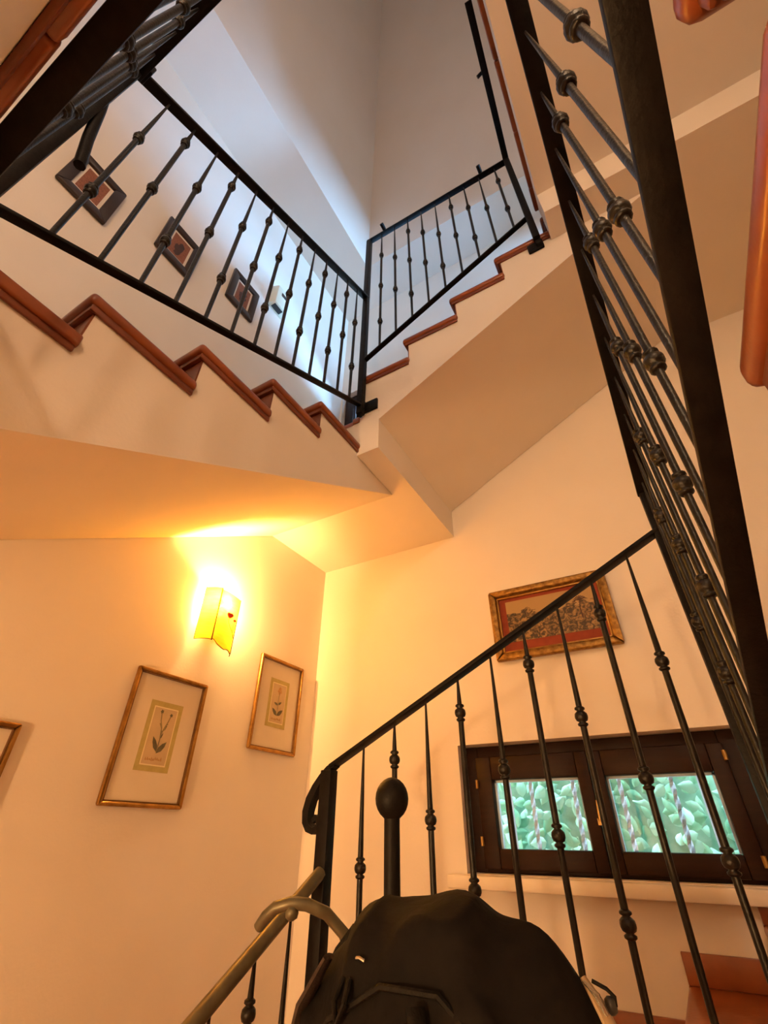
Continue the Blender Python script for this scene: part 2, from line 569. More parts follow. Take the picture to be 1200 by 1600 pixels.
# upper right floor with its board trim along the well
bd = [(-2.19, -1.85), (-1.85, -1.45), (-1.45, -1.05), (-1.05, -0.66), (-0.66, -0.27), (-0.27, 0.11), (0.11, 0.50), (0.50, 0.88), (0.88, 1.262), (1.262, 1.62), (1.62, 1.785)]
landing('upper_floor', 'upper floor slab at top right with a red wooden board edge over the well', V(0.9, 0.5, 3.49),
        [(0.226, xR, yN, 1.60, 3.49, 3.665), (0.226, xR, 1.60, 1.789, 3.235, 3.665), (0.80, xR, 1.789, yF, 3.235, 3.29), (0.955, xR, 1.789, yF, 3.29, 3.665)],
        (0.30, xR, yN, 1.785, 3.666, 3.715), [(0.20, 0.297, a + 0.002, b - 0.002, 3.667, 3.715) for a, b in bd])
# near landing over the camera
bd = [(-1.222, -0.935), (-0.935, -0.635), (-0.635, -0.265), (-0.265, 0.20)]
landing('near_landing', 'near landing slab with a reddish wooden board edge at the upper left corner', V(-0.8, -1.2, 0.80),
        [(xL, 0.22, yN + 0.002, -0.174, 0.80, 1.188)],
        (xL, 0.19, yN + 0.002, -0.245, 1.189, 1.24),
        [(a + 0.002, b - 0.002, -0.24, -0.140, 1.189, 1.24) for a, b in bd] + [(-1.33, -1.225, -0.138, 0.264, 1.199, 1.247)],
        [(-1.235, 0.20, -0.1735, -0.158, 1.164, 1.190), (-1.2465, -1.235, -0.158, 0.260, 1.174, 1.200)])
# lower landings
landing('lower_landing', 'lower corner landing at the foot of the window stairs behind the newel post', V(-1.8, 2.4, -1.35), [(xL, -0.93, 1.80, yF, -1.36, -1.145)], (xL, -0.90, 1.80, yF, -1.144, -1.12))
landing('lower_landing', 'right corner landing at the top of the stairs under the window', V(0.9, 2.4, -0.55), [(0.425, xR, 1.80, yF, -0.56, -0.325)], (0.425, xR, 1.80, yF, -0.324, -0.298))

# stepped skirting on the far wall beside the lower flight
sk = thing('stepped_skirting', 'orange wooden stepped skirting on the far wall below the sill', 'skirting', V(-0.24, yF, -0.51))
for k in range(3):
    xk, zk = -0.583 + 0.341 * k, -0.722 + 0.212 * k
    MB().box(xk + 0.004, xk + 0.341 + 0.06, yF - 0.022, yF - 0.002, zk, zk + 0.105).build('skirting_board', M['wood'], sk, bevel=0.003)
    MB().box(xk + 0.343, xk + 0.341 + 0.06, yF - 0.021, yF - 0.003, zk + 0.105, zk + 0.212).build('skirting_upright', M['wood'], sk, bevel=0.003)


# ------------------------------------------------------------------ railings
RB = 0.0074
knob_src = [None]


def knob(parent, world):
    if knob_src[0] is None:
        prof = [(0.0085, -0.024), (0.0125, -0.021), (0.0128, -0.017), (0.0075, -0.0135), (0.0135, -0.010), (0.0160, -0.004), (0.0162, 0.001),
                (0.0150, 0.007), (0.0115, 0.0105), (0.0075, 0.0135), (0.0128, 0.017), (0.0125, 0.021), (0.0085, 0.024)]
        knob_src[0] = MB().lathe(prof, world).build('knob', M['bar'], parent, smooth=True, at=world)
        return knob_src[0]
    return copy_obj(knob_src[0], parent, world)


def baluster(parent, top, bot, even, RB=RB):
    """slender iron bar tapering to a point under the handrail, with two or one turned knobs"""
    P, Q = V(*bot), V(*top)
    L = Q - P
    hu = L.length / S
    ks = []
    k = 0.33 if even else 0.595
    while k < hu - 0.12:
        ks.append(k); k += 0.52
    pts, rad = [P], [RB * 0.92]
    for kk in ks:
        pts.append(P + L * (kk / hu)); rad.append(RB * 1.08)
    pts.append(P + L * ((hu + (ks[-1] if ks else 0)) / 2 / hu)); rad.append(RB * 0.8)
    pts.append(Q); rad.append(RB * 0.42)
    m = MB().tube(pts, rad, seg=10, raw=True)
    b = m.build('baluster', M['bar'], parent, smooth='auto', at=P)
    for kk in ks:
        knob(b, P + L * (kk / hu))
    return b


def fl(p, q, parent, name, w=0.040, t=0.014, side=None, mat='iron'):
    return MB().bar(p, q, w, t, side).build(name, M[mat], parent, bevel=0.0025, segs=2)


def post(parent, x, y, z0, z1, w=0.034, name='corner_post'):
    a = w / S / 2
    return MB().box(x - a, x + a, y - a, y + a, z0, z1).build(name, M['iron'], parent, bevel=0.003)


def rail(label, loc):
    return thing('stair_railing', label, 'railing', loc)


# railing on the left upper flight
xr = -1.206
r3 = rail('long black iron railing on the left upper flight, in front of the small dark pictures', V(xr, 0.8, 1.3))
zt3 = lambda y: 2.700 + 0.5405 * (y + 0.095)
zb3 = lambda y: 1.400 + 0.5360 * (y + 0.063)
fl((xr, -0.095, zt3(-0.095)), (xr, 1.745, zt3(1.745)), r3, 'handrail', side=(1, 0, 0))
fl((xr, -0.095, zb3(-0.095)), (xr, 1.745, zb3(1.745)), r3, 'bottom_rail', w=0.028, t=0.012, side=(1, 0, 0))
for i in range(13):
    y = 0.051 + 0.1297 * i
    baluster(r3, (xr, y, zt3(y) - 0.008), (xr, y, zb3(y) + 0.006), i % 2 == 0)
post(r3, -1.207, 1.745, 2.285, 4.70)
MB().box(-1.222, -1.095, 1.772, 1.789, 2.325, 2.420).box(-1.222, -1.180, 1.745, 1.789, 2.335, 2.41).build('wall_bracket', M['iron'], r3, bevel=0.004)

# railing on the far upper flight
yr = 1.746
r4 = rail('black iron railing on the far upper flight whose bars shorten to the right', V(-0.5, yr, 2.8))
zt4 = lambda x: 4.700 - 0.045 * (x + 1.207)
zb4 = lambda x: 2.842 + 0.547 * (x + 1.207)
fl((-1.225, yr, zt4(-1.225)), (0.160, yr, zt4(0.16)), r4, 'handrail', w=0.036, side=(0, 1, 0))
fl((-1.190, yr, zb4(-1.19)), (0.130, yr, zb4(0.130)), r4, 'bottom_rail', w=0.028, t=0.012, side=(0, 1, 0))
for i in range(9):
    x = -1.068 + 0.1380 * i
    baluster(r4, (x, yr, zt4(x) - 0.008), (x, yr, zb4(x) + 0.006), i % 2 == 0)
post(r4, 0.146, 1.745, 3.255, 4.66)
MB().box(0.072, 0.175, 1.770, 1.789, 3.185, 3.275).box(0.130, 0.165, 1.745, 1.789, 3.20, 3.27).build('wall_bracket', M['iron'], r4, bevel=0.004)
for x in (-1.030, -0.075):
    MB().tube([(x, yr, zt4(x) + 0.005), (x, yr - 0.03, zt4(x) + 0.03), (x - 0.002, yr - 0.075, zt4(x) + 0.035)], 0.014, seg=8).build('peg', M['iron'], r4, smooth='auto')

# level handrail along the upper floor
r5 = rail('single black handrail running along the edge of the upper floor', V(0.17, 1.2, 4.6))
fl((0.144, 1.745, 4.652), (0.197, 0.735, 4.655), r5, 'handrail', w=0.036, t=0.016, side=(1, 0, 0))
MB().tube([(0.178, 1.13, 4.66), (0.150, 1.13, 4.67), (0.118, 1.135, 4.66)], 0.010, seg=8).build('peg', M['iron'], r5, smooth='auto')

# railing beside the near landing
r6 = rail('large foreshortened black railing crossing the upper left corner', V(-0.6, -0.1, 1.3))
fl((-1.215, -0.092, 2.680), (0.18, -0.076, 2.62), r6, 'handrail', side=(0, 1, 0))
fl((-1.215, -0.116, 1.255), (0.18, -0.100, 1.245), r6, 'bottom_rail', w=0.040, t=0.014, side=(0, 1, 0))
for i in range(10):
    x = -1.075 + 0.1297 * i
    baluster(r6, (x, -0.090, 2.65), (x, -0.112, 1.26), i % 2 == 1)
post(r6, -1.207, -0.098, 1.20, 2.70)
MB().tube([(-1.206, -0.094, 2.30), (-1.207, -0.080, 2.23), (-1.210, -0.045, 2.02), (-1.214, -0.012, 1.865)], 0.0145, seg=10).build('end_stub', M['iron'], r6, smooth='auto')
MB().box(-1.225, -1.150, -0.085, -0.055, 2.69, 2.76).build('end_bracket', M['iron'], r6, bevel=0.004)

# railing on the right flight, nearly edge-on
X2 = lambda y: 0.170 + 0.0175 * (1.74 - y)
r2 = rail('big black iron railing seen nearly edge-on down the right side', V(0.18, 0.9, 0.2))
zt2 = lambda y: 1.100 + 0.548 * (1.74 - y)
zb2 = lambda y: -0.075 + 0.590 * (1.74 - y)
fl((X2(1.745), 1.745, zt2(1.745)), (X2(-0.75), -0.75, zt2(-0.75)), r2, 'handrail', side=(1, 0, 0))
fl((X2(1.745), 1.745, zb2(1.745)), (X2(-0.75), -0.75, zb2(-0.75)), r2, 'bottom_rail', w=0.036, side=(1, 0, 0))
for i in range(18):
    y = 1.690 - 0.1270 * (i + 0)
    baluster(r2, (X2(y), y, zt2(y) - 0.008), (X2(y), y, zb2(y) + 0.006), i % 2 == 1, 0.0062)
post(r2, 0.172, 1.748, -0.42, 1.13)

# railing in front of the window with a scrolled end
r1 = rail('black iron railing with a scrolled end in front of the window and the landscape picture', V(-0.5, 1.75, -0.8))
zt1 = lambda x: 0.222 + 0.4985 * (x + 1.259)
fl((-1.255, 1.75, zt1(-1.255)), (0.165, 1.75, zt1(0.165)), r1, 'handrail', side=(0, 1, 0), t=0.012)
fl((-1.265, 1.75, zt1(-1.265) - 1.25), (0.165, 1.75, zt1(0.165) - 1.25), r1, 'bottom_rail', w=0.028, t=0.012, side=(0, 1, 0))
for i in range(10):
    x = -1.104 + 0.1425 * i
    baluster(r1, (x, 1.75, zt1(x) - 0.008), (x, 1.75, zt1(x) - 1.25), i % 2 == 0)
post(r1, -1.268, 1.75, -1.19, 0.212, 0.040, 'newel_post')
sc = [(-1.235, 0.232), (-1.262, 0.216), (-1.292, 0.188), (-1.322, 0.152), (-1.346, 0.112), (-1.358, 0.070), (-1.355, 0.036), (-1.340, 0.014), (-1.318, 0.006),
      (-1.300, 0.014), (-1.291, 0.030), (-1.295, 0.046), (-1.308, 0.052), (-1.316, 0.044), (-1.311, 0.036)]
scm = MB()
n0 = len(sc)
for i, (x, z) in enumerate(sc):
    x0, z0 = sc[max(i - 1, 0)]; x1, z1 = sc[min(i + 1, n0 - 1)]
    tx, tz = x1 - x0, z1 - z0
    l = math.hypot(tx, tz); nx, nz = -tz / l, tx / l
    hw = 0.0085 + 0.006 * math.sin(math.pi * min(1, i / 9))
    for (a, b) in ((-1, -1), (1, -1), (1, 1), (-1, 1)):
        scm.v.append(V(x + nx * hw * a, 1.75 + 0.022 * b, z + nz * hw * a))
    if i:
        for k in range(4):
            p, q = (i - 1) * 4 + k, (i - 1) * 4 + (k + 1) % 4
            scm.f.append((p, q, q + 4, p + 4))
scm.f.append((3, 2, 1, 0)); scm.f.append(tuple((n0 - 1) * 4 + k for k in range(4)))
scm.build('scroll', M['iron'], r1, smooth='auto')

# lowest railing going down on the left
r0 = rail('olive lit iron handrail with plain bars going down at the lower left', V(-1.26, 1.2, -1.5))
xl = -1.262
zt0 = lambda y: -0.120 + 0.560 * (y - 1.725)
MB().tube([(xl, 1.728, zt0(1.728)), (xl, 0.15, zt0(0.15))], 0.017, seg=12).build('handrail', M['olive'], r0, smooth='auto')
fl((xl, 1.728, zt0(1.728) - 1.25), (xl, 0.62, zt0(0.62) - 1.25), r0, 'bottom_rail', w=0.028, t=0.012, side=(1, 0, 0))
for i in range(9):
    y = 1.582 - 0.150 * i
    baluster(r0, (xl, y, zt0(y) - 0.01), (xl, y, max(zt0(y) - 1.25, -2.049)), i % 2 == 0)

# ------------------------------------------------------------------ windows
def casement(name, hole, yfr, sashes, panes, border, loc):
    root = bpy.data.objects.new(name, None)
    COL.objects.link(root)
    root.location = loc
    ORG[root.name] = Vector(loc)
    root['kind'] = 'structure'
    x0, x1, z0, z1 = hole
    bl, br, bb, bt = border
    fr = MB()
    fr.box(x0 + 0.002, x0 + bl, yfr, yfr + 0.08, z0 + 0.002, z1 - 0.002).box(x1 - br, x1 - 0.002, yfr, yfr + 0.08, z0 + 0.002, z1 - 0.002)
    fr.box(x0 + bl, x1 - br, yfr, yfr + 0.08, z0 + 0.002, z0 + bb).box(x0 + bl, x1 - br, yfr, yfr + 0.08, z1 - bt, z1 - 0.002)
    fr.build('window_frame', M['winwood'], root, bevel=0.004)
    for (a0, a1), (p0, p1, q0, q1) in zip(sashes, panes):
        sb, stp = z0 + bb - 0.012, z1 - bt + 0.012
        s = MB()
        ys0, ys1 = yfr - 0.028, yfr + 0.055
        s.box(a0, p0, ys0, ys1, sb, stp).box(p1, a1, ys0, ys1, sb, stp)
        s.box(p0, p1, ys0, ys1, sb, q0).box(p0, p1, ys0, ys1, q1, stp)
        so = s.build('sash', M['winwood'], root, bevel=0.006)
        MB().box(p0 - 0.01, p1 + 0.01, yfr + 0.018, yfr + 0.022, q0 - 0.01, q1 + 0.01).build('glass_pane', M['glass'], so)
        b = MB()
        w = 0.012
        yb0, yb1 = yfr + 0.022, yfr + 0.05
        b.box(p0 - 0.001, p0 + w, yb0, yb1, q0, q1).box(p1 - w, p1 + 0.001, yb0, yb1, q0, q1).box(p0, p1, yb0, yb1, q1 - w, q1)
        b.build('glazing_bead', M['grille'], so)
    return root


w1 = casement('window_1', W1, 3.105, [(-1.118, -0.461), (-0.453, 0.200)],
              [(-1.025, -0.527, -0.064, 0.270), (-0.388, 0.125, -0.065, 0.268)], (0.085, 0.11, 0.03, 0.075), V(-0.45, 3.1, -0.175))
MB().box(-0.470, -0.440, 3.060, 3.078, 0.045, 0.075).box(-0.462, -0.448, 3.035, 3.062, 0.055, 0.068).tube(
    [(-0.455, 3.040, 0.062), (-0.452, 3.036, 0.10), (-0.450, 3.036, 0.155)], [0.006, 0.006, 0.004], seg=8).build('window_handle', M['brass'], w1, smooth='auto')
for x, z in ((0.196, 0.335), (0.196, -0.09), (-1.116, 0.25), (-1.116, -0.03)):
    MB().tube([(x, 3.070, z - 0.022), (x, 3.070, z + 0.022)], 0.008, seg=8).build('hinge', M['brass'], w1, smooth='auto')
MB().box(-1.285, 0.46, 2.920, 3.10, -0.236, -0.178).build('window_sill', M['sill'], w1, bevel=0.006)
casement('window_2', W2, 3.06, [(-2.29, -1.605), (-1.595, -0.915)], [(-2.205, -1.69, 3.84, 4.22), (-1.51, -1.00, 3.84, 4.22)],
         (0.06, 0.06, 0.06, 0.075), V(-1.6, 3.1, 3.72))

w3 = bpy.data.objects.new('window_3', None)
COL.objects.link(w3)
w3.location = V(xR, 2.42, 4.70)
ORG[w3.name] = Vector(w3.location)
w3['kind'] = 'structure'
y0, y1, z0, z1 = W3
fr = MB()
for q in ((y0, y0 + .08, z0, z1), (y1 - .08, y1, z0, z1), (y0 + .08, y1 - .08, z0, z0 + .08), (y0 + .08, y1 - .08, z1 - .08, z1)):
    fr.box(xR + 0.08, xR + 0.16, *q)
fr.build('window_frame', M['winwood'], w3, bevel=0.004)
MB().box(xR + 0.118, xR + 0.122, y0 + .07, y1 - .07, z0 + .07, z1 - .07).build('glass_pane', M['glass'], w3)

# outside: twisted grille bars and a leafy hedge beyond the glass
gr = thing('window_grille', 'pale twisted metal bars outside the garden window', 'grille', V(-0.45, 3.27, -0.2))
for x in (-0.966, -0.837, -0.590, -0.339, -0.080, 0.048, 0.17, -1.10):
    m = MB()
    thin = x in (-0.966, 0.048, -1.10, 0.17)
    n = 28
    for k in range(n + 1):
        z = -0.172 + 0.626 * k / n
        for q in range(4):
            a = q * math.pi / 2 + (0 if thin else k * 0.55)
            r = 0.006 if thin else 0.0105
            m.v.append(V(x, 3.235, z) + Vector((r * math.cos(a), r * math.sin(a), 0)))
        if k:
            for q in range(4):
                p, t = (k - 1) * 4 + q, (k - 1) * 4 + (q + 1) % 4
                m.f.append((p, t, t + 4, p + 4))
    m.build('grille_bar', M['grille'], gr)

rnd = random.Random(5)
hd = thing('garden_hedge', 'dense pale green leafy hedge right outside the lower window', 'hedge', V(-0.4, 3.9, -2.05))
hm = MB()
for i in range(15):
    for j in range(9):
        x, z = -1.9 + 0.21 * i, -0.9 + 0.25 * j
        hm.v.append(V(x, 3.98 + rnd.uniform(-0.05, 0.08), z))
for i in range(14):
    for j in range(8):
        a = i * 9 + j
        hm.f.append((a, a + 9, a + 10, a + 1))
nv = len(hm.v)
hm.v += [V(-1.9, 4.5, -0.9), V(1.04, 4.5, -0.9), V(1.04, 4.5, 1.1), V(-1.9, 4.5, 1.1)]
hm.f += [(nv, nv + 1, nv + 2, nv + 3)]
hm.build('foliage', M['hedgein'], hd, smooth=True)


def leaf_mesh(mat):
    L, w = 0.075, 0.023
    m = MB()
    prof = [(0, 0.0), (0.2, 0.75), (0.45, 1.0), (0.72, 0.7), (1.0, 0.0)]
    vs, fs = [], []
    for t, k in prof:
        c = -0.012 * math.sin(t * 2.6)
        vs += [Vector((-w * k, 0.006 * k, L * t)), Vector((0, c, L * t)), Vector((w * k, 0.006 * k, L * t))]
    for i in range(4):
        a = i * 3
        fs += [(a, a + 1, a + 4, a + 3), (a + 1, a + 2, a + 5, a + 4)]
    me = bpy.data.meshes.new('leaf')
    me.from_pydata([tuple(v) for v in vs], [], fs)
    me.polygons.foreach_set('use_smooth', [True] * len(me.polygons))
    me.materials.append(mat)
    return me


leaf_me = [leaf_mesh(M['leaf']), leaf_mesh(M['leafb'])]
for i in range(280):
    o = bpy.data.objects.new('leaf', leaf_me[i % 2])
    COL.objects.link(o)
    o.parent = hd
    x, z = rnd.uniform(-1.22, 0.30), rnd.uniform(-0.20, 0.50)
    y = rnd.uniform(3.66, 3.95)
    o.location = V(x, y, z) - origin(hd)
    o.rotation_euler = (rnd.uniform(-0.7, 0.3), rnd.uniform(-2.6, 2.6), rnd.uniform(-0.7, 0.7))
    k = rnd.uniform(0.8, 1.3)
    o.scale = (k, k, k)
gd = MB().box(-6, 6, yF + TH + 0.01, 9, -1.0, -0.9).build('garden_ground', M['ground'])
gd['kind'] = 'structure'


# ------------------------------------------------------------------ pictures
def TL(y0, z0):
    return lambda u, v, d: V(xL + d, y0 + u, z0 + v)


def TF(x0, z0):
    return lambda u, v, d: V(x0 + u, yF - d, z0 + v)


def frame_parts(T, root, w, h, fw, dep, mat, name='frame', lip=None, bevel=0.006):
    sides = [((0, 0), (w, 0), (w - fw, fw), (fw, fw)), ((w, 0), (w, h), (w - fw, h - fw), (w - fw, fw)),
             ((w, h), (0, h), (fw, h - fw), (w - fw, h - fw)), ((0, h), (0, 0), (fw, fw), (fw, h - fw))]
    m = MB(T)
    for q in sides:
        m.prism(list(q), 0.004, dep, (0, 2, 1))
    # prism above extrudes through d, polygon in (u, v)
    return m.build(name, mat, root, bevel=bevel, segs=2)


def print_frame(T, label, loc, w, h, group=None):
    root = thing('framed_print', label, 'picture', loc, group)
    frame_parts(T, root, w, h, 0.020, 0.030, M['gold'])
    lip = MB(T)
    a, b = 0.020, 0.0255
    for q in ((a, b, a, h - a), (w - b, w - a, a, h - a), (a, w - a, a, b), (a, w - a, h - b, h - a)):
        lip.box(q[0], q[1], q[2], q[3], 0.006, 0.024)
    lip.build('inner_slip', M['golddark'], root)
    MB(T).box(0.022, w - 0.022, 0.022, h - 0.022, 0.004, 0.010).build('mat_board', M['mat'], root)
    return root


def botanical(T, root, u0, v0, u1, v1, two):
    MB(T).box(u0, u1, v0, v1, 0.0102, 0.0112).build('ruled_border', M['olivemat'], root)
    e = 0.032
    MB(T).box(u0 + e - 0.006, u1 - e + 0.006, v0 + e - 0.006, v1 - e + 0.006, 0.0113, 0.0118).build('pale_rule', M['rule'], root)
    p = MB(T).box(u0 + e, u1 - e, v0 + e, v1 - e, 0.0119, 0.0124).build('paper', M['paper'], root)
    cu, W_, H_ = (u0 + u1) / 2, (u1 - u0), (v1 - v0)
    D = 0.0133
    f = lambda a, b: (cu + a * W_, v0 + b * H_, D)
    stems = MB(T)
    if two:
        lines = [[(0, .27), (0.01, .45), (-.02, .62), (-.09, .72), (-.12, .83)], [(0.0, .50), (.06, .62), (.13, .72), (.17, .80)], [(.0, .56), (.09, .60), (.12, .66)], [(-.01, .60), (-.1, .68)]]
        leaves = [((0, .27), (-.19, .48), .045), ((0, .25), (.24, .43), .05), ((0.01, .45), (.07, .55), .015)]
        blooms = [(-.12, .85, .055, 'leafink'), (.18, .82, .05, 'leafink'), (.13, .68, .02, 'stem')]
    else:
        lines = [[(0, .24), (0.01, .42), (0.0, .60), (0.02, .74)]]
        leaves = [((0, .24), (-.26, .38), .05), ((0, .24), (.28, .38), .055), ((0.01, .46), (-.20, .50), .03), ((0.01, .47), (.18, .54), .03)]
        blooms = [(0.03, .80, .085, 'flowerink'), (-.03, .75, .06, 'flowerink'), (.08, .74, .06, 'flowerink'), (.01, .70, .05, 'flowerink')]
    for l in lines:
        stems.tube([f(*q) for q in l], 0.0022, seg=5)
    # a row of small unreadable script strokes at the foot of the sheet
    stems.build('printed_stem', M['stem'], p)
    for (a, b, w) in leaves:
        m = MB(T)
        ax, ay = f(*a)[:2]; bx_, by_ = f(*b)[:2]
        dx, dy = bx_ - ax, by_ - ay
        l = math.hypot(dx, dy); nx, ny = -dy / l * w * W_ * 1.3, dx / l * w * W_ * 1.3
        pts = [(ax, ay), (ax + dx * .35 + nx, ay + dy * .35 + ny), (ax + dx * .7 + nx * .8, ay + dy * .7 + ny * .8), (bx_, by_),
               (ax + dx * .7 - nx * .8, ay + dy * .7 - ny * .8), (ax + dx * .35 - nx, ay + dy * .35 - ny)]
        m.prism(pts, D - 0.0006, D + 0.0004, (0, 2, 1)).build('printed_leaf', M['leafink'], p)
    for (a, b, r, mt) in blooms:
        m = MB(T)
        pts = [(f(a, b)[0] + r * W_ * math.cos(t * math.pi / 5) * (1 if t % 2 else .65), f(a, b)[1] + r * W_ * math.sin(t * math.pi / 5) * (1 if t % 2 else .65)) for t in range(10)]
        m.prism(pts, D - 0.0006, D + 0.0006, (0, 2, 1)).build('printed_bloom', M[mt], p)
    # faint handwriting strokes
    rr = random.Random(3)
    hw = MB(T)
    for i in range(9):
        a = -.26 + .055 * i
        b = .155 + rr.uniform(-.01, .01)
        hw.tube([f(a, b), f(a + .012, b + rr.uniform(.015, .05)), f(a + .03, b - .005)], 0.0012, seg=4)
    hw.build('script_line', M['flowerink'], p)


T = TL(1.472, 0.094)
pr = print_frame(T, 'gold framed flower print with wide cream mat, larger one below the wall lamp', V(xL, 1.7, 0.094), 0.468, 0.628)
botanical(T, pr, 0.135, 0.155, 0.340, 0.485, True)
T = TL(2.344, 0.434)
pr = print_frame(T, 'gold framed flower print nearest the far corner, with one orange bloom', V(xL, 2.57, 0.434), 0.464, 0.606)
botanical(T, pr, 0.135, 0.155, 0.335, 0.470, False)
T = TL(0.575, -0.262)
pr = print_frame(T, 'gold framed print cut off by the left edge of the photo', V(xL, 0.8, -0.26), 0.466, 0.626)
botanical(T, pr, 0.135, 0.155, 0.335, 0.470, False)

# landscape engraving on the far wall
T = TF(-0.862, 0.920)
lp = thing('framed_landscape', 'carved gold frame with red mat and engraved landscape above the window', 'picture', V(-0.48, yF, 0.92))
w, h = 0.770, 0.487
frame_parts(T, lp, w, h, 0.050, 0.055, M['ornate'], bevel=0.012)
sl = MB(T)
for q in ((.048, .062, .048, h - .048), (w - .062, w - .048, .048, h - .048), (.048, w - .048, .048, .062), (.048, w - .048, h - .062, h - .048)):
    sl.box(*q, 0.006, 0.030)
sl.build('inner_slip', M['gold'], lp, bevel=0.003)
MB(T).box(.055, w - .055, .055, h - .055, 0.006, 0.012).build('mat_board', M['redmat'], lp)
ls = MB(T).box(.105, w - .100, .120, h - .085, 0.0125, 0.014).build('landscape_print', M['landscape'], lp)
tr = MB(T)
tu, tv = w - .190, .20
tr.tube([(tu, tv, .0148), (tu - .004, tv + .07, .0148), (tu + .006, tv + .12, .0148)], [0.0035, 0.003, 0.002], seg=6)
for k in range(7):
    a = math.radians(20 + 25 * k)
    tr.tube([(tu + .006, tv + .12, .0148), (tu + .006 + .025 * math.cos(a), tv + .12 + .03 * math.sin(a), .0148), (tu + .006 + .05 * math.cos(a), tv + .12 + .035 * math.sin(a) - .012, .0148)], [0.002, 0.003, 0.001], seg=5)
tr.build('printed_tree', M['figure'], ls)

# three small dark frames above the left upper flight
lab = ['small dark wooden frame nearest the upper left corner, lowest of the three', 'small dark wooden frame in the middle of the three above the left flight',
       'small dark wooden frame beside the ivory wall box, highest of the three']
for i, (y0, z0) in enumerate(((-0.066, 3.325), (0.549, 3.628), (1.190, 3.912))):
    T = TL(y0, z0)
    root = thing('framed_picture', lab[i], 'picture', V(xL, y0 + 0.16, z0))
    w, h = 0.325, 0.452
    frame_parts(T, root, w, h, 0.068, 0.035, M['darkframe'])
    MB(T).box(.06, w - .06, .06, h - .06, 0.006, 0.014).build('mat_board', M['whitemat'], root)
    p = MB(T).box(.088, w - .088, .098, h - .092, 0.0145, 0.0155).build('print', M['rust'], root)
    m = MB(T)
    rr = random.Random(20 + i)
    for (cu, cv, r) in ((.5, .42, .17), (.56, .60, .12), (.46, .25, .12), (.38, .48, .09)):
        cx, cz = .088 + cu * (w - .176), .098 + cv * (h - .19)
        pts = [(cx + r * .25 * math.cos(t * math.pi / 6) * rr.uniform(.6, 1.1), cz + r * .42 * math.sin(t * math.pi / 6) * rr.uniform(.6, 1.1)) for t in range(12)]
        m.prism(pts, 0.0156, 0.0160 + 0.0002 * cu, (0, 2, 1))
    m.build('printed_figure', M['figure'], p)

# ivory alarm box with dark slots
ab = thing('wall_box', 'ivory plastic box with black slots on the left wall beyond the small pictures', 'box', V(xL, 1.74, 4.45))
mb = MB()
prof = [(1.622, 0.0), (1.658, 0.092), (1.830, 0.092), (1.862, 0.0)]
vs = []
for z in (4.445, 4.745):
    vs += [(xL + d + 0.003, y, z) for y, d in prof]
mb.add(vs, [(0, 1, 2, 3), (7, 6, 5, 4), (0, 4, 5, 1), (1, 5, 6, 2), (2, 6, 7, 3), (3, 7, 4, 0)])
mb.build('housing', M['alarm'], ab, bevel=0.004)
MB().box(xL + 0.093, xL + 0.099, 1.715, 1.815, 4.625, 4.675).build('slot', M['slot'], ab)
MB().box(xL + 0.02, xL + 0.075, 1.675, 1.79, 4.438, 4.447).build('bottom_grille', M['slot'], ab)


